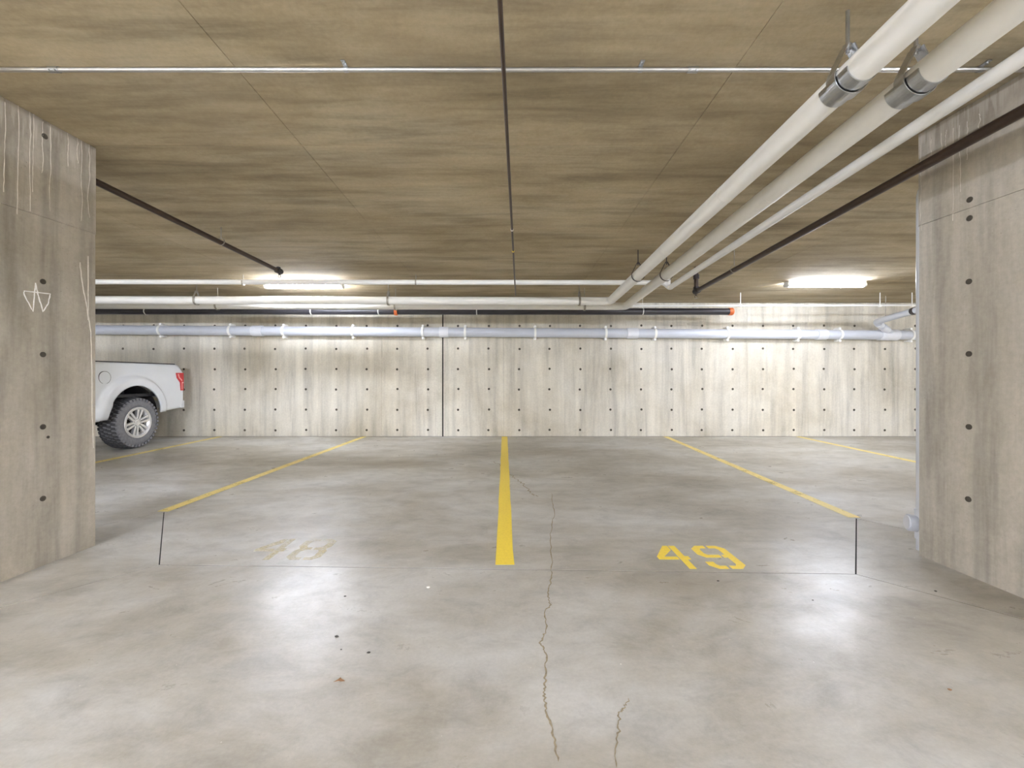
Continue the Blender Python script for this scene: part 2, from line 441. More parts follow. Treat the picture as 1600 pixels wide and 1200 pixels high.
star = [(222,168),(207,348),(150,240),(150,218),(315,237),(300,300),(270,348),(240,250),(222,168)]
face_line('chalk_star', 'chalk', lp, LP, [(a/4, 400+b_/4) for a, b_ in star], .006, .010, .001, 6, .4)['label'] = 'white chalk star scrawl'
for pts in ([(125,410),(129,445),(136,478),(142,520),(144,580),(144,640),(146,700)],
            [(138,400),(138,500)]):
    face_line('mineral_run', 'lime', lp, LP, pts, .006, .013, .0015, 5, .4)
for x0, y0, y1 in ((7,160,300),(28,160,335),(46,170,330),(52,175,300),(66,190,270),(78,195,330),(105,208,260),(120,214,255),(127,220,345),(138,222,340)):
    ms = [(x0+random.uniform(-2,2), y0+(y1-y0)*k/4) for k in range(5)]; ms[0] = (x0, y0)
    face_line('mineral_run', 'lime', lp, LP, ms, .002, .006, .001, 4, .5)
for x0, y0, y1 in ((1440,226,360),(1456,218,262),(1472,208,250),(1480,203,235),(1490,200,345),(1500,196,300),(1512,190,250),(1531,178,215)):
    ms = [(x0+random.uniform(-2,2), y0+(y1-y0)*k/4) for k in range(5)]; ms[0] = (x0, y0)
    face_line('mineral_run', 'lime', rp, RP, ms, .002, .006, .001, 4, .5)

# ------------------------------------------------------------------ light fixtures
def fixture(X, Y, label, length=1.24, lamp='lamp'):
    z = ceil_z(Y)-.002
    r = thing('light_fixture', label, 'light', (X, Y, z), 'surface-mounted strip lights')
    h = length/2
    MB().box((X-h, Y-.055, z-.030), (X+h, Y+.055, z), .004).build('housing', 'white_metal', r)
    prof = [(Y-.052, z-.031)] + [(Y+.060*math.cos(a), z-.034-.054*math.sin(a)**.7) for a in [math.pi-math.pi*k/10 for k in range(11)]][1:-1] + [(Y+.052, z-.031)]
    MB().loft([[(X-h+.03, p[0], p[1]) for p in prof], [(X+h-.03, p[0], p[1]) for p in prof]], True).build('diffuser', lamp, r)
    for sgn in (-1, 1):
        xa, xb = sorted((X+sgn*(h-.03), X+sgn*(h+.004)))
        q = [(Y+(p[0]-Y)*1.06, z-.03+(p[1]-z+.03)*1.05) for p in prof]
        MB().loft([[(xa, p[0], p[1]) for p in q], [(xb, p[0], p[1]) for p in q]], True).build('end_cap', 'white_metal', r)
    return r
fx1 = fixture(-3.27, 6.80, 'white strip light on ceiling at left, above the pale pipes')
fx2 = fixture(5.05, 6.72, 'white strip light on ceiling at right, beyond the dark sprinkler pipe')
fixture(-11.5, 6.80, 'white strip light hidden beyond the left pier over the truck aisle')
fixture(13.3, 6.72, 'white strip light hidden beyond the right pier near the far right wall')
for X, wx in ((-11.5, 'far left'), (-3.27, 'left'), (5.05, 'right'), (13.3, 'far right')):
    fixture(X, -2.2, 'white strip light over the driving lane at %s, behind the viewpoint' % wx, lamp='lamp_lane')
    fixture(X, -6.0, 'added unseen strip light over the rear stalls at %s, behind the viewpoint' % wx, lamp='lamp_lane')  # rear row is unseen, added to brighten and flatten the lighting

# ------------------------------------------------------------------ pipes
def clevis(parent, p, t, r, rod_r=.006, band=.03, mat='rod', sadd=0, yoke=True):
    """clevis hanger round a pipe at p with axis t: rod to ceiling, yoke, ring, nut"""
    p = Vector(p); t = Vector(t).normalized(); side = t.cross(Vector((0,0,1))).normalized()
    h = sub('hanger', parent); top = p+Vector((0,0,r+.085)); zc = ceil_z(p.y)
    MB().tube([top-Vector((0,0,.03)), Vector((p.x,p.y,zc-.001))], rod_r, 8).build('rod', mat, h)
    MB().tube([top-Vector((0,0,.012)), top+Vector((0,0,.006))], rod_r*2.4, 6, smooth=False).build('nut', mat, h)
    rb = r+.010
    MB().ringband(p, t, rb, rb+.004, band, 24, math.pi*.38, math.pi*1.62, up=(0,0,1)).build('ring', mat, h)
    for sg in (-1, 1):
        a0 = p+side*sg*(rb+.002)*math.sin(math.pi*.38)+Vector((0,0,(rb+.002)*math.cos(math.pi*.38)))
        mb = MB(); hw = t*band/2; q = top+side*sg*.012
        o_ = side*.003
        mb.loft([[a0-hw-o_, a0+hw-o_, a0+hw+o_, a0-hw+o_], [q-hw-o_, q+hw-o_, q+hw+o_, q-hw+o_]]).build('yoke', mat, h)
    if sadd:
        MB().ringband(p, t, r+.001, r+.005, sadd, 20, math.pi*.5, math.pi*1.5, up=(0,0,1)).build('saddle', 'galv', h)
    return h
def ins_pipe(X1, Y1, Xn, Yn, Yb, zb, r, label, near_h, mid_h, hang_px):
    """pipe along the stalls bending left to run along the back wall"""
    dx = (X1-Xn)/(Y1-Yn)
    def P(Y): return Vector((X1+dx*(Y-Y1), Y, zb+.0244*(Yb-Y)))
    bend = P(Yb)
    root = thing('insulated_pipe', label, 'pipe', (bend.x, bend.y, bend.z))
    pth = fillet([P(YF+.004), bend, Vector((XL+.004, Yb, zb+.03))], .10, 8)
    MB().tube(pth, r, 24).build('pipe_jacket', 'insul', root)
    tdir = (P(1)-P(0)).normalized()
    clevis(root, P(near_h), tdir, r, .008, .05, 'galv', .17)
    c = clevis(root, P(mid_h), tdir, r+.002, .006, .022, 'dark_fit')
    MB().ringband(P(4.2), tdir, r, r+.0012, .03, 24).build('jacket_joint', 'insul', root)
    MB().ringband(P(3.0), tdir, r, r+.0012, .03, 24).build('jacket_joint', 'insul', root)
    for px in hang_px:
        xx = (px-VX)/F*Yb
        clevis(root, (xx, Yb, zb+.03*(bend.x-xx)/(bend.x-XL)), (1,0,0), r, .006, .03, 'rod')
    return root
ins_pipe(1.597, 5.168, 1.513, 1.681, 6.72, 2.392, .0635, 'left of the two thick white pipes with metal hangers, bending along the back', 1.885, 5.168, (307, 607, 905))
ins_pipe(1.933, 5.135, 1.826, 1.681, 7.14, 2.381, .0635, 'right of the two thick white pipes with metal hangers, bending lower along the back', 1.895, 5.135, (340, 618, 913))
# slim white pipe
root = thing('slim_pipe', 'slimmer white pipe nearest the right pier, turning left under the ceiling', 'pipe', (2.414, 6.2, 2.52))
def P3(Y): return Vector((2.414+.022*(Y-6.2), Y, 2.519+.0244*(6.2-Y)))
zC = CAMH+147.5*6.3/660
c0 = Vector((2.33, 6.30, zC))
pth = fillet([P3(YF+.004), P3(6.16), Vector((2.42, 6.30, 2.512)), c0+Vector((0,0,.0)), Vector((XL+.004, 6.30, zC+.02))], [.02,.05,.05], 6)
MB().tube(pth, .037, 20).build('pipe_jacket', 'insul', root)
MB().tube([Vector((2.40,6.30,2.54)), Vector((2.40,6.30,2.64))], .030, 14).build('tee_stub', 'insul', root)
for px in (380, 650):
    xx = (px-VX)/F*6.3; h = sub('hanger', root)
    MB().tube([(xx,6.3,zC+.04),(xx,6.3,ceil_z(6.3)-.001)], .005, 8).build('rod', 'rod', h)
    MB().ringband((xx,6.3,zC), (1,0,0), .0372, .041, .02, 20).build('ring', 'rod', h)
for Y in (.8, -3.0):
    p = P3(Y); clevis(root, p, (0,1,-.0244), .037, .004, .018, 'rod')

# grey drain pipe along the wall
def dz(X): return 2.107 - .1*(X+8.0)/15.6
YD = 8.283
root = thing('drain_pipe', 'grey plastic drain pipe strapped along the back wall', 'pipe', (0, YD, dz(0)))
MB().tube([(XL, YD, dz(XL)), (XR, YD, dz(XR))], .093, 28).build('pipe_run', 'pvc', root)
for px in (252, 361, 444, 552, 661, 727, 836, 946, 1023, 1136, 1246, 1311, 1422):
    X = (px-VX)/F*YD; z = dz(X)
    s_ = sub('pipe_strap', root)
    MB().ringband((X,YD,z), (1,0,0),   .0935, .104, .042, 28, -math.pi*.02, math.pi*1.02, up=(0,0,1)).build('band', 'strap', s_) 
    for sg in (-1, 1):
        MB().box((X-.026, YD+.0, z+sg*.112-.022), (X+.026, YB-.001, z+sg*.112+.022), .008).build('foot', 'strap', s_)
        MB().tube([(X, YD+.002, z+sg*.120), (X, YD-.03, z+sg*.120)], .023, 10).build('screw_boss', 'strap', s_)
for px0, px1 in ((395,411),(687,701),(979,996),(1275,1290)):
    X0, X1 = (px0-VX)/F*YD, (px1-VX)/F*YD
    MB().lathe([(0,.094),(0,.105),(X1-X0,.105),(X1-X0,.094)], (X0,YD,dz(X0)), (1,0,-.0064), 28, False).build('coupling', 'pvc_fit', root)
# wye and branch
Xw0, Xw1 = (1373-VX)/F*YD, (1401-VX)/F*YD
MB().lathe([(0,.094),(0,.108),(Xw1-Xw0,.108),(Xw1-Xw0,.094)], (Xw0,YD,dz(Xw0)), (1,0,-.0064), 28, False).build('wye_fitting', 'pvc_fit', root)
w0 = Vector(((1392-VX)/F*YD, YD-.02, dz(7.5)+.02)); w1 = at(1369, 503, 8.03); w2 = at(1435, 484, 7.0)
dirv = (w2-w1); w3 = w1+dirv*6.2; w3.z = min(w3.z, ceil_z(w3.y)-.15)
MB().tube(fillet([w0, w1, w3], .06, 6), .056, 20).build('branch_pipe', 'pvc', root)
for a, b_, rr in ((w0.lerp(w1,.3), w0.lerp(w1,.62), .066), (w0.lerp(w1,.70), w0.lerp(w1,.86), .064)):
    MB().tube([a, b_], rr, 20).build('branch_collar', 'pvc_fit', root)
pc = w1.lerp(w2, .90); td = dirv.normalized()
MB().tube([pc-td*.02, pc+td*.05], .062, 20).build('clamp', 'dark_fit', root)
pc = w1.lerp(w2, .25)
MB().tube([pc, Vector((pc.x, pc.y, ceil_z(pc.y)-.001))], .005, 8).build('hanger_rod', 'rod', root)
MB().tube([w3+Vector((0,0,-.05)), Vector((w3.x, w3.y, ceil_z(w3.y)-.001))], .056, 16).build('riser', 'pvc', root)

# black main under the white pipes
YK = 7.86; zK = CAMH+(VY-486.8)*YK/F; Xe = (1141-VX)/F*YK
root = thing('black_pipe', 'black pipe with an orange end cap running under the white pipes', 'pipe', (Xe, YK, zK))
MB().tube([(XL,YK,zK+.01),(Xe,YK,zK)], .062, 24).build('pipe_run', 'black_pipe', root)
MB().lathe([(-.03,.063),(-.03,.070),(.035,.070),(.055,.055),(.06,.02)], (Xe,YK,zK), (1,0,0), 24, False).build('end_cap', 'orange', root, 'orange plastic end cap')
Xo = (619-VX)/F*YK
MB().lathe([(-.02,.045),(-.02,.066),(.03,.066),(.03,.045)], (Xo,YK-.03,zK-.012), (1,0,0), 20, False).build('orange_tape', 'orange', root)
for px in (229, 487, 592, 745, 1004):
    xx = (px-VX)/F*YK; h = sub('pipe_clip', root)
    MB().ringband((xx,YK,zK+.004), (1,0,0), .0625, .067, .018, 22).build('ring', 'strap', h)
    MB().tube([(xx,YK,zK+.066),(xx,YK,ceil_z(YK)-.001)], .004, 8).build('rod', 'strap', h)

# thin white conduit at right
YE = 7.5; zE = CAMH+(VY-478)*YE/F
root = thing('thin_conduit', 'thin white conduit on short rods below the right strip light', 'conduit', (5, YE, zE))
MB().tube([((985-VX)/F*YE,YE,zE),((1427-VX)/F*YE,YE,zE+.012),(XR,YE,zE+.02)], .0165, 12).build('conduit_run', 'white_metal', root)
for px in (1157, 1375, 1425):
    xx = (px-VX)/F*YE; h = sub('hanger', root)
    MB().tube([(xx,YE,zE+.02),(xx,YE,ceil_z(YE)-.001)], .006, 8).build('rod', 'strap', h)
    MB().ringband((xx,YE,zE+.005), (1,0,0), .018, .025, .04, 16).build('ring', 'strap', h)

# steel conduit across the ceiling
YG = 2.215; zG = ceil_z(YG)-.016
root = thing('steel_conduit', 'silver electrical conduit crossing the ceiling nearest the viewer', 'conduit', (0, YG, zG))
MB().tube([(-2.934,YG,zG),(2.757,YG,zG)], .0115, 14).build('conduit_run', 'emt', root)
for px in (541, 1000, 1530):
    xx = (px-VX)/F*YG; s_ = sub('strap', root)
    MB().ringband((xx,YG,zG), (1,0,0), .0118, .0135, .022, 16).build('loop', 'galv', s_)
    MB().box((xx-.011,YG-.052,zG+.010),(xx+.011,YG-.008,zG+.0145),.001).build('foot', 'galv', s_)
    MB().tube([(xx,YG-.036,zG+.012),(xx,YG-.036,zG+.002)], .0065, 6, smooth=False).build('screw', 'galv', s_)
for px in (85, 1082):
    xx = (px-VX)/F*YG; s_ = sub('coupling', root)
    MB().lathe([(-.026,.0116),(-.026,.0155),(.026,.0155),(.026,.0116)], (xx,YG,zG), (1,0,0), 14, False).build('sleeve', 'galv', s_)
    for o_ in (-.015,.015):
        MB().tube([(xx+o_,YG-.012,zG-.008),(xx+o_,YG-.020,zG-.014)], .005, 6, smooth=False).build('screw', 'galv', s_)

# thin brown pipe down the middle
root = thing('brown_pipe', 'thin dark brown pipe running down the middle of the ceiling', 'pipe', (.136, 6.85, 2.45))
def PB(Y): return Vector((.134+.0305*(Y-6.9), Y, 2.458+.0244*(6.9-Y)))
MB().tube([PB(YF+.004), PB(6.60)], .0100, 12).build('pipe_run', 'brown_steel', root)
MB().tube([PB(6.59), Vector((PB(6.59).x, 6.59, ceil_z(6.59)-.001))], .0100, 12).build('end_riser', 'brown_steel', root)
Y = 660*1.37/(589-355); MB().tube([PB(Y-.012), PB(Y+.012)], .0135, 12).build('tape_band', 'paper', root, 'white tape band')
Y = 660*1.34/(589-391); MB().tube([PB(Y-.014), PB(Y+.014)], .0135, 12).build('tape_band', 'yellow', root, 'yellow tape band')
for Y in (1.0, 3.3, 5.3):
    MB().tube([PB(Y), Vector((PB(Y).x, Y, ceil_z(Y)-.001))], .003, 6).build('hanger_wire', 'rod', root)

# sprinkler branches
def sprinkler_head(parent, p):
    h = sub('sprinkler_head', parent); p = Vector(p)
    MB().tube([p, p+Vector((0,0,-.03))], .014, 8, smooth=False).build('body', 'dark_fit', h)
    for sg in (-1, 1):
        MB().tube([p+Vector((sg*.010,0,-.028)), p+Vector((sg*.017,0,-.048)), p+Vector((sg*.003,0,-.066))], .003, 6).build('frame_arm', 'dark_fit', h)
    MB().lathe([(0,.004),(0,.022),(-.003,.022),(-.003,.004)], p+Vector((0,0,-.066)), (0,0,1), 12, False).build('deflector', 'rod', h)
def ring_hanger(parent, p, t, r):
    h = sub('hanger', parent); p = Vector(p)
    MB().ringband(p+Vector((0,0,.012)), t, r+.010, r+.013, .014, 20).build('ring', 'rod', h)
    MB().tube([p+Vector((0,0,r+.03)), Vector((p.x,p.y,ceil_z(p.y)-.001))], .005, 8).build('rod', 'rod', h)
root = thing('sprinkler_pipe', 'dark brown sprinkler pipe leaving the left pier under the ceiling', 'pipe', (-2.98, 5.52, 2.565))
a, b_ = Vector((-3.042, 2.991, 2.5665+.062)), Vector((-2.98, 5.50, 2.567))
MB().tube([a, b_], .025, 16).build('pipe_run', 'brown_steel', root)
MB().lathe([(-.014,.025),(-.012,.045),(-.001,.055),(-.001,.025)], a+Vector((0,-.001,0)), (0,-1,0), 20, False).build('escutcheon', 'brown_steel', root)
MB().tube([b_-Vector((0,.05,0)), b_+Vector((0,.05,0))], .037, 12, smooth=False).build('end_tee', 'dark_fit', root)
MB().tube([b_, Vector((b_.x,b_.y,b_.z+.05))], .024, 10).build('upright_outlet', 'dark_fit', root)
sprinkler_head(root, b_+Vector((0,.02,-.02)))
ring_hanger(root, a.lerp(b_, .575), (b_-a), .025)
root = thing('sprinkler_pipe', 'dark sprinkler pipe crossing in front of the right pier, ending in a riser', 'pipe', (2.64, 5.91, 2.385))
a, b_ = Vector((2.64-.035*(5.91-YF), YF, 2.385+.0244*(5.91-YF))), Vector((2.64, 5.91, 2.385))
MB().tube([a, b_], .029, 18).build('pipe_run', 'brown_steel', root)
MB().tube([b_+Vector((0,-.07,.002)), b_+Vector((0,.035,0))], .040, 12, smooth=False).build('elbow', 'dark_fit', root)
MB().tube([b_+Vector((0,0,-.02)), b_+Vector((0,0,.06))], .038, 12, smooth=False).build('elbow_neck', 'dark_fit', root)
MB().tube([b_+Vector((0,0,.05)), Vector((b_.x,b_.y,ceil_z(b_.y)-.001))], .029, 16).build('riser', 'brown_steel', root)
MB().tube([b_+Vector((0,0,.17)), b_+Vector((0,0,.23))], .039, 12, smooth=False).build('riser_coupling', 'dark_fit', root)
sprinkler_head(root, b_+Vector((0,.01,-.03)))
for Y in (4.85, 1.2):
    p = a.lerp(b_, (Y-YF)/(5.91-YF)); ring_hanger(root, p, (b_-a), .029)

# downpipe and cleanout behind right pier
xp, yp = 2.846, 2.880
root = thing('downpipe', 'pale downpipe with round cleanout stub behind the right pier', 'pipe', (xp, yp, 0))
MB().tube(fillet([(xp,yp,.0005),(xp,yp,2.45),(xp+.12,yp+.02,2.56),(xp+.12,yp+.02,ceil_z(yp)-.002)], .04, 4), .045, 18).build('pipe_run', 'pvc_fit', root)
pz = .178; dd = Vector((-.92,.38,.05)).normalized(); p0 = Vector((xp, yp, pz))
MB().tube([p0, p0+dd*.08], .046, 20).build('stub', 'pvc', root)
MB().tube([p0+dd*.048, p0+dd*.092], .056, 22, smooth=False).build('hub', 'pvc', root)
MB().tube([p0+dd*.092, p0+dd*.100], .047, 20, smooth=False).build('cleanout_cap', 'pvc_fit', root)
MB().tube([(xp,yp,pz-.10),(xp,yp,pz+.10)], .053, 20, smooth=False).build('tee', 'pvc_fit', root)

# ------------------------------------------------------------------ floor markings
def pline(pts, w_, label, mat, flare=0):
    p0, p1 = Vector(pts[0]), Vector(pts[1]); t = (p1-p0).normalized(); n = Vector((-t.y, t.x)); rings = []
    K = 24; poly_l, poly_r = [], []
    for k in range(K+1):
        p = p0.lerp(p1, k/K); j = random.uniform(-.0025,.0025); ww = w_/2 + (flare if k == K else 0)
        poly_l.append(p+n*(ww+j)); poly_r.append(p-n*(ww-j))
    mb = MB(); mb.loft([[(l.x,l.y,.0004),(l.x,l.y,.0018),(r.x,r.y,.0018),(r.x,r.y,.0004)] for l, r in zip(poly_l, poly_r)])
    return tag(mb.build('parking_line', mat, base=(p1.x,p1.y,0)), label, 'line', 'painted stall lines')
pline([(-.057,8.385),(-.018,2.665)], .112, 'bold yellow stall line running straight up the middle of the floor', 'yellow', .004)
pline([(-2.845,8.385),(-3.035,3.72)], .10, 'yellow stall line left of the middle one, ending at the slanted floor joint', 'yellow_pale')
pline([(3.14,8.385),(2.925,3.56)], .10, 'yellow stall line right of the middle one, ending at the dark floor joint', 'yellow_pale')
pline([(-5.70,8.385),(-5.72,3.4)], .10, 'yellow stall line beside the white pickup truck', 'yellow_pale')
pline([(5.77,8.385),(5.62,3.4)], .10, 'yellow stall line furthest right, running behind the right pier', 'yellow_pale')

def glyph(parent, polys, x0, y0, wd, ht, mat, name):
    mb = MB()
    for pl in polys: mb.prism([(x0+u*wd, y0+v*ht) for u, v in pl], 2, .0004, .0016)
    return mb.build(name, mat, parent)
four = [[(0,.40),(0,.52),(.52,1),(.64,1),(.64,.84),(.58,.84),(.22,.52),(.64,.52),(.64,.38),(.02,.38)][0:10],
        [(.70,1),(.92,1),(.92,.52),(1.04,.52),(1.04,.38),(.92,.38),(.92,0),(.70,0)]]
four[0] = [(0,.38),(0,.50),(.50,1),(.66,1),(.66,.80),(.24,.50),(.66,.50),(.66,.38)]
nine = [[(.46,1),(.20,1),(.02,.86),(.02,.60),(.18,.46),(.62,.46),(.62,.58),(.30,.58),(.24,.64),(.24,.82),(.30,.88),(.46,.88)],
        [(.54,1),(.82,1),(1,.86),(1,.14),(.82,0),(.54,0),(.54,.12),(.72,.12),(.78,.18),(.78,.46),(.68,.46),(.68,.58),(.78,.58),(.78,.82),(.72,.88),(.54,.88)],
        [(.46,0),(.20,0),(.02,.14),(.02,.28),(.24,.28),(.24,.18),(.30,.12),(.46,.12)]]
eight = [[(.46,1),(.20,1),(.02,.88),(.02,.62),(.12,.51),(.02,.40),(.02,.12),(.20,0),(.46,0),(.46,.11),(.30,.11),(.24,.18),(.24,.38),(.32,.46),(.46,.46),(.46,.57),(.32,.57),(.24,.64),(.24,.82),(.30,.89),(.46,.89)],
         [(.54,1),(.80,1),(.98,.88),(.98,.62),(.88,.51),(.98,.40),(.98,.12),(.80,0),(.54,0),(.54,.11),(.70,.11),(.76,.18),(.76,.38),(.68,.46),(.54,.46),(.54,.57),(.68,.57),(.76,.64),(.76,.82),(.70,.89),(.54,.89)]]
t = thing('stall_number', 'bright yellow stencilled number 49 painted on the floor', 'number', (1.25,2.78,0))
glyph(t, four, .985, 2.607, .20, .355, 'yellow', 'digit'); glyph(t, nine, 1.262, 2.607, .235, .355, 'yellow', 'digit')
t = thing('stall_number', 'nearly worn away number 48 painted on the floor', 'number', (-1.47,2.9,0))
glyph(t, four, -1.73, 2.735, .20, .35, 'yellow_faded', 'digit'); glyph(t, eight, -1.46, 2.735, .235, .35, 'yellow_faded', 'digit')

# ------------------------------------------------------------------ litter
def chip(px, py, s, name, label, cat, mat):
    s *= .75; p = on_floor(px, py); mb = MB(); n = 7; rings = []
    for z, k in ((.0004,.9),(s*.35,1.0),(s*.6,.55)):
        rings.append([(p.x+math.cos(2*math.pi*i/n)*s*k*random.uniform(.6,1.2)*1.3, p.y+math.sin(2*math.pi*i/n)*s*k*random.uniform(.6,1.2), z) for i in range(n)])
    mb.loft(rings); return tag(mb.build(name, mat, base=(p.x,p.y,0)), label, cat)
chip(539,932,.008,'pebble','small dark pebble just below the floor joint on the left','pebble','grit')
chip(526,995,.010,'pebble','larger dark pebble beside the bright floor reflection on the left','pebble','grit')
chip(533,1015,.005,'pebble','tiny dark pebble above the brown leaf on the floor','pebble','grit')
chip(576,1020,.009,'twig_scrap','dark twig scrap on the floor right of the brown leaf','twig','grit')
chip(669,918,.012,'chalk_spatter','white spatter on the floor left of the long crack','spatter','paper')
chip(1122,908,.008,'pebble','dark pebble under the number 49','pebble','grit')
chip(1270,938,.006,'pebble','dark pebble in the bright floor reflection on the right','pebble','grit')
chip(1462,924,.009,'pebble','dark pebble near the base of the right pier','pebble','grit')
chip(1484,1078,.008,'twig_scrap','small brown twig lying on the floor at far right','twig','leaf')
chip(970,1038,.004,'paper_scrap','tiny white scrap on the floor right of the long crack','scrap','paper')
p = on_floor(531,1064); mb = MB()
lf = [(-.022,-.006),(-.008,.002),(-.004,.018),(.004,.006),(.022,-.004),(.006,-.008),(-.004,-.004)]
mb.loft([[(p.x+a, p.y+b_, .0005+.004*abs(math.sin(i*1.7))) for i, (a, b_) in enumerate(lf)], [(p.x+a, p.y+b_, .0014+.004*abs(math.sin(i*1.7))) for i, (a, b_) in enumerate(lf)]])
tag(mb.build('dry_leaf', 'leaf', base=(p.x,p.y,0)), 'curled brown dry leaf on the floor at left', 'leaf')

# ------------------------------------------------------------------ pickup truck (backed in against the wall, tail to the wall)
XS = -6.15; XC = XS-.985; XO = 2*XC-XS          # near side, centre line, far side
YT, YW, YFW, YN = 8.06, 7.04, 3.36, 2.42       # tail, rear axle, front axle, nose
tr = thing('pickup_truck', 'white pickup truck with chunky tyres backed in beyond the left pier', 'truck', (XC, 5.2, 0))
def arch_z(y, yc, zc, r):
    d = abs(y-yc); return zc+math.sqrt(max(0, r*r-d*d)) if d < r else None
def side_panel(name, y0, y1, top, bot, arch, sgn, n=64, rows=18, mat='car_white'):
    """curved body side with a flared wheel arch; top(y), bot(y) heights"""
    yc, zc, ra, rf = arch; ys = [y0+(y1-y0)*k/n for k in range(n+1)]; ys += [yc-ra, yc+ra, yc-ra*.985, yc+ra*.985]; ys = sorted(y for y in ys if y0 <= y <= y1)
    rings_o, rings_i = [], []
    for y in ys:
        zb = bot(y); az = arch_z(y, yc, zc, ra)
        if az is not None: zb = max(zb, az)
        zt_ = top(y); col_o, col_i = [], []
        for k in range(rows+1):
            z = zb+(zt_-zb)*k/rows
            x = -.045*max(0, (z-1.05)/.4)**2 - .05*max(0, (.80-z)/.3)**2
            d = math.hypot(y-yc, z-zc)
            if z < .79 and y < yc: x += .022*min(1, (.79-z)/.03)
            if d < rf and z > zc-.2:
                q = (rf-d)/(rf-ra); q = max(0, min(1, q)); q = min(1, q*2.2); x += .062*(q*q*(3-2*q))
            col_o.append((XC+sgn*(XS-XC-.045+x), y, z)); col_i.append((XC+sgn*(XS-XC-.045+x-.035), y, z))
        rings_o.append(col_o); rings_i.append(col_i)
    mb = MB(); mb.loft([o_+list(reversed(i_)) for o_, i_ in zip(rings_o, rings_i)], True, True)
    return mb.build(name, mat, tr)
def bed_top(y): return 1.415 if y < 7.93 else 1.415-.13*((y-7.93)/.13)**2
def bed_bot(y): return .52 if y < YW else .555+.05*(y-7.48)/.6
for sgn in (1, -1):
    bs = side_panel('bed_side', 6.33, YT, bed_top, bed_bot, (YW-.03, .535, .505, .70), sgn)
    side_panel('cab_side', YN+.06, 6.30, lambda y: 1.30+.10*min(1,(y-YN)/1.6), lambda y: .52, (YFW, .535, .505, .66), sgn, 80)
    xs_ = lambda o_: XC+sgn*(XS-XC+o_)
    def bx(name, mat, xo0, xo1, ya, yb, za, zb, bev=.008, par=tr):
        x0, x1 = sorted((xs_(xo0), xs_(xo1))); return MB().box((x0,ya,za),(x1,yb,zb),bev).build(name, mat, par)
    bx('bed_rail_cap', 'trim', -.155, -.083, 6.36, 7.93, 1.412, 1.432)
    bx('running_board', 'car_white', -.14, -.06, 3.95, 6.46, .50, .60, .015)
    # tail lamp
    tl = sub('tail_lamp', tr)
    lensp = [(7.90,1.262),(8.068,1.262),(8.072,1.15),(8.070,.93),(8.00,.93),(7.985,1.08),(7.91,1.17)]
    MB().prism(lensp, 0, *sorted((xs_(-.20), xs_(-.036)))).build('lens', 'lens', tl)
    for bnd in ([(7.92,1.235),(7.95,1.245),(7.97,1.18),(8.03,1.13),(8.03,1.10),(7.95,1.165)], [(8.02,1.09),(8.06,1.09),(8.06,1.065),(8.035,1.065),(8.035,.95),(8.02,.95)]):
        MB().prism(bnd, 0, *sorted((xs_(-.06), xs_(-.033)))).build('light_band', 'lens_pale', tl)
    # cab glass and door details
    dh = [(3.98,1.41),(4.62,1.90),(6.05,1.90),(6.22,1.41)]
    gp = lambda y, z, o_: (XC+sgn*(XS-XC-.095-.26*(z-1.40)/.55+o_), y, z)
    for nm, q in (('side_window', [(4.20,1.43),(4.66,1.84),(5.22,1.86),(5.22,1.43)]), ('side_window', [(5.30,1.43),(5.30,1.86),(5.98,1.84),(6.08,1.43)])):
        MB().loft([[gp(y,z,-.01) for y, z in q], [gp(y,z,.006) for y, z in q]]).build(nm, 'glass_dark', tr)
    for ya in (4.42, 5.46):
        d = sub('door_handle', tr); bx('grip', 'chrome', -.052, -.022, ya+.62, ya+.80, 1.20, 1.235, .008, d)
    m_ = sub('wing_mirror', tr); bx('mirror_shell', 'car_white', -.06, .16, 4.05, 4.17, 1.40, 1.66, .03, m_); bx('mirror_arm', 'trim', -.14, 0, 4.10, 4.16, 1.38, 1.43, .008, m_)
    hl = sub('headlamp', tr); bx('lamp_lens', 'clear_lens', -.36, -.075, YN+.005, YN+.16, 1.0, 1.27, .03, hl)
# fuel door on the near side
fy, fz = 6.50, 1.175
MB().lathe([(-.02,.001),(-.02,.095),(.003,.093),(.004,.001)], (XS-.0475,fy,fz), (1,0,0), 28, False).build('fuel_door', 'car_white', tr)
MB().lathe([(-.02,.094),(-.02,.100),(.002,.100),(.002,.094)], (XS-.0475,fy,fz), (1,0,0), 28, False, True).build('fuel_door_gap', 'trim', tr)
MB().box((XO+.16, YT-.05, .80), (XS-.16, YT+.01, 1.40), .02).build('tailgate', 'car_white', tr)
MB().box((XC-.14, YT+.008, 1.22), (XC+.14, YT+.03, 1.30), .008).build('tailgate_handle', 'trim', tr)
MB().box((XO+.10, 6.36, .85), (XS-.10, YT-.05, .90)).build('bed_floor', 'trim', tr)
MB().box((XO+.10, 6.345, .85), (XS-.10, 6.385, 1.40), .01).build('bed_front', 'car_white', tr)
MB().prism([(XS-.07,8.02),(XS-.05,8.03),(XS-.07,8.13),(XS-.2,8.19),(XO+.2,8.19),(XO+.07,8.13),(XO+.05,8.03),(XO+.07,8.02)], 2, .60, .735).build('rear_bumper', 'car_white', tr)
MB().box((XO+.1,YN-.06,.56),(XS-.1,YN+.10,.80),.04).build('front_bumper', 'chrome', tr)
g_ = sub('grille', tr)
MB().box((XO+.40,YN+.02,.84),(XS-.40,YN+.12,1.27),.01).build('grille_back', 'trim', g_)
for k in range(4): MB().box((XO+.40,YN-.005,.88+.11*k),(XS-.40,YN+.03,.915+.11*k),.008).build('grille_bar', 'chrome', g_)
MB().prism([(YN+.05,.75),(YN+.03,1.27),(YN+.2,1.33),(4.0,1.43),(4.0,.75)], 0, XO+.10, XS-.10).build('hood', 'car_white', tr)
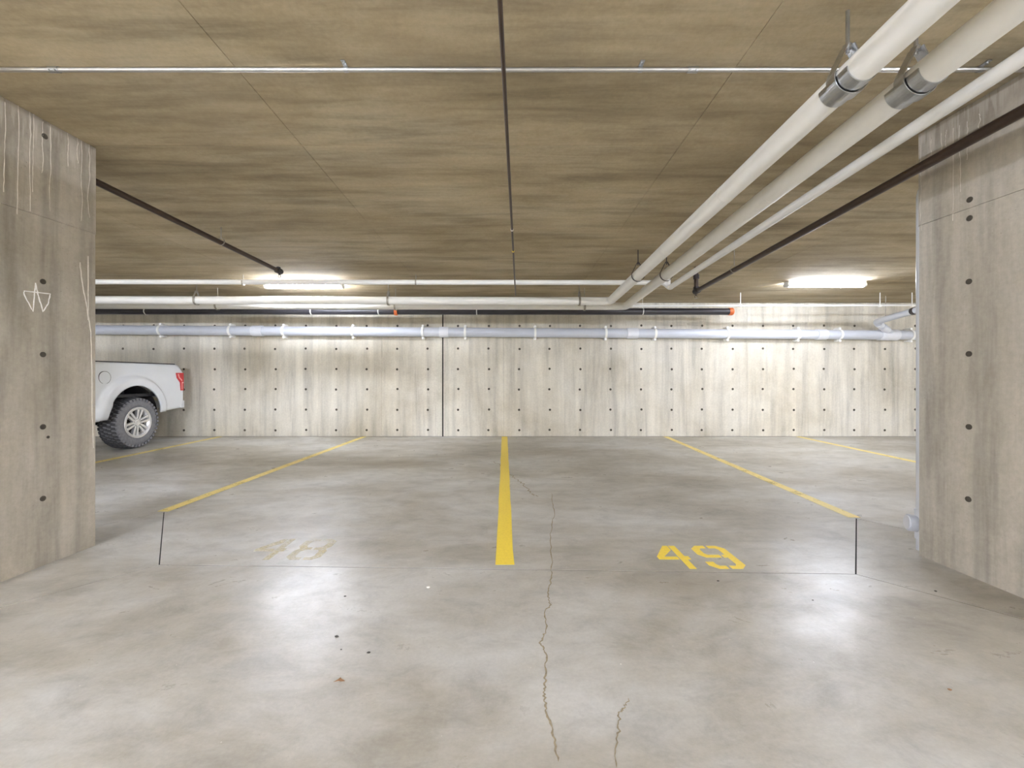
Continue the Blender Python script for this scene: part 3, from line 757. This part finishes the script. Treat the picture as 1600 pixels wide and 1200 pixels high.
MB().box((XO+.11,3.95,.70),(XS-.11,6.28,1.40),.02).build('cab_tub', 'car_white', tr)
def cring(z, ya, yb, ins): return [(XO+.10+ins,ya,z),(XS-.10-ins,ya,z),(XS-.10-ins,yb,z),(XO+.10+ins,yb,z)]
MB().loft([cring(1.395,3.95,6.28,0), cring(1.88,4.58,6.12,.235), cring(1.95,4.80,6.0,.30)]).build('cab_roof', 'car_white', tr)
ws = lambda x, t_, o_: (x, 3.95+(4.58-3.95)*t_-o_*.6, 1.395+.485*t_+o_*.8)
MB().loft([[ws(XO+.20,.08,o_), ws(XS-.20,.08,o_), ws(XS-.36,.94,o_), ws(XO+.36,.94,o_)] for o_ in (-.01,.008)]).build('windscreen', 'glass_dark', tr)
rw = lambda x, t_, o_: (x, 6.28-.16*t_+o_, 1.395+.485*t_)
MB().loft([[rw(XO+.24,.12,o_), rw(XS-.24,.12,o_), rw(XS-.38,.92,o_), rw(XO+.38,.92,o_)] for o_ in (-.01,.008)]).build('rear_window', 'glass_dark', tr)
MB().box((XC-.45,2.7,.42),(XC-.35,7.9,.58)).build('frame_rail', 'well', tr); MB().box((XC+.35,2.7,.42),(XC+.45,7.9,.58)).build('frame_rail', 'well', tr)
MB().tube([(XO+.30,YW,.43),(XS-.30,YW,.43)], .05, 12).build('rear_axle', 'well', tr)
MB().tube([(XC,YW-.14,.44),(XC,YW+.14,.44)], .15, 14).build('differential', 'well', tr)
for yc in (YW-.03, YFW):
    for sgn in (1,-1):
        mb = MB(); sx = XC+sgn*(XS-XC-.09); ix = XC+sgn*.46
        pr = [(yc+.515*math.cos(a), .535+.515*math.sin(a)) for a in [math.pi*k/18 for k in range(19)]]
        mb.loft([[(sx,y,z) for y, z in pr], [(ix,y,z) for y, z in pr]], False, True, closed=False)
        pw_ = pr+[(yc-.515,.50),(yc+.515,.50)]
        mb.prism(pw_, 0, *sorted((ix, ix-sgn*.01)))
        mb.build('wheel_liner', 'well', tr)
for s_ in (-.28,.20):   # shock absorber in the rear well
    MB().tube([(XS-.36,YW+s_,.45),(XS-.36,YW+s_*.4,.98)], .03, 10).build('shock_absorber', 'trim', tr)
# wheels: outer face at local x = 0, axis x, radius .425
R, WD = .425, .31
def tyre_mesh():
    mb = MB(); tb = MB()
    prof = [(-.05,.245),(-.008,.255),(.0,.30),(-.003,.35),(-.022,.392),(-.05,.406),(-.12,.411),(-WD+.12,.411),(-WD+.05,.406),(-WD+.022,.392),(-WD+.003,.35),(-WD,.30),(-WD+.01,.25),(-WD+.05,.245)]
    mb.lathe(prof, (0,0,0), (1,0,0), 64, True, True)
    n = 38
    for row, (xa, xb, off) in enumerate(((-.075,-.014,0),(-.135,-.082,.5),(-.20,-.142,.2),(-.255,-.207,.7),(-.296,-.262,.1))):
        for k in range(n):
            a = 2*math.pi*(k+off)/n; da = 2*math.pi/n*.31; r0, r1 = .395, .4245
            q = []
            for rr, sh in ((r0,0),(r1,0)):
                for (x_, a_) in ((xa,a-da),(xb,a-da+.02),(xb,a+da+.02),(xa,a+da)):
                    rx = rr-(.014 if row in (0,4) and x_ in (-.014,-.296) else 0)
                    q.append((x_, math.cos(a_)*rx, math.sin(a_)*rx))
            tb.add(q, [(0,3,2,1),(4,5,6,7),(0,1,5,4),(1,2,6,5),(2,3,7,6),(3,0,4,7)])
    for k in range(n):   # shoulder lugs on the sidewall
        a = 2*math.pi*k/n; da = 2*math.pi/n*.28
        q = [(x_, math.cos(a_)*rr, math.sin(a_)*rr) for x_ in (-.03,.002) for rr, a_ in ((.365,a-da),(.405,a-da),(.405,a+da),(.365,a+da))]
        mb.add(q, [(0,3,2,1),(4,5,6,7),(0,1,5,4),(1,2,6,5),(2,3,7,6),(3,0,4,7)])
    return mb.mesh('tyre'), tb.mesh('tread')
def rim_meshes():
    d = {}
    d['rim_barrel'] = (MB().lathe([(-.01,.258),(.002,.258),(.006,.25),(-.004,.238),(-.02,.225),(-.05,.205),(-.20,.20),(-.20,.19),(-.06,.195),(-.03,.215),(-.02,.225)][0:8], (0,0,0), (1,0,0), 48, True, True), 'alloy')
    d['wheel_disc'] = (MB().lathe([(-.085,.01),(-.085,.205),(-.09,.205),(-.09,.01)], (0,0,0), (1,0,0), 40, False), 'alloy_dark')
    d['lip_ring'] = (MB().lathe([(-.012,.232),(.0,.236),(.003,.225),(-.012,.212)], (0,0,0), (1,0,0), 48, False, True), 'alloy')
    d['hub_cap'] = (MB().lathe([(-.06,.07),(-.028,.066),(-.014,.05),(-.010,.028),(-.012,.001)], (0,0,0), (1,0,0), 24, False), 'alloy')
    sp = MB()
    for s_ in (-1, 1):
        q = [(-.06, .05, s_*.020-.015), (-.06,.05,s_*.020+.015), (-.05,.226,s_*.038+.020), (-.05,.226,s_*.038-.020)]
        f_ = [(x_+.045, y_, z_) for x_, y_, z_ in q]
        sp.loft([q, f_])
    d['spoke'] = (sp, 'alloy')
    nut = MB().tube([(-.05,.062,0),(-.008,.062,0)], .010, 6, smooth=False); d['lug_nut'] = (nut, 'chrome')
    out = {}
    for k, (mb, mt) in d.items():
        me = mb.mesh(k); me.materials.append(M[mt]); out[k] = me
    return out
tm, tdm = tyre_mesh(); tm.materials.append(M['rubber']); tdm.materials.append(M['tread']); rm = rim_meshes()
for yc in (YW, YFW):
    for sgn in (1, -1):
        wh = sub('wheel', tr); wp = Vector((XC+sgn*(XS-XC+.0), yc, R)); wh.location = wp-wloc(tr)
        wh.rotation_euler = (math.radians(17), 0, 0 if sgn == 1 else math.pi)
        def part(nm, me, rot=0):
            o = bpy.data.objects.new(nm, me); C.objects.link(o); o.parent = wh; o.rotation_euler = (rot,0,0)
        part('tyre', tm); part('tread', tdm)
        for nm in ('rim_barrel','wheel_disc','lip_ring','hub_cap'): part(nm, rm[nm])
        for k in range(6): part('spoke', rm['spoke'], 2*math.pi*k/6)
        for k in range(6): part('lug_nut', rm['lug_nut'], 2*math.pi*(k+.5)/6)
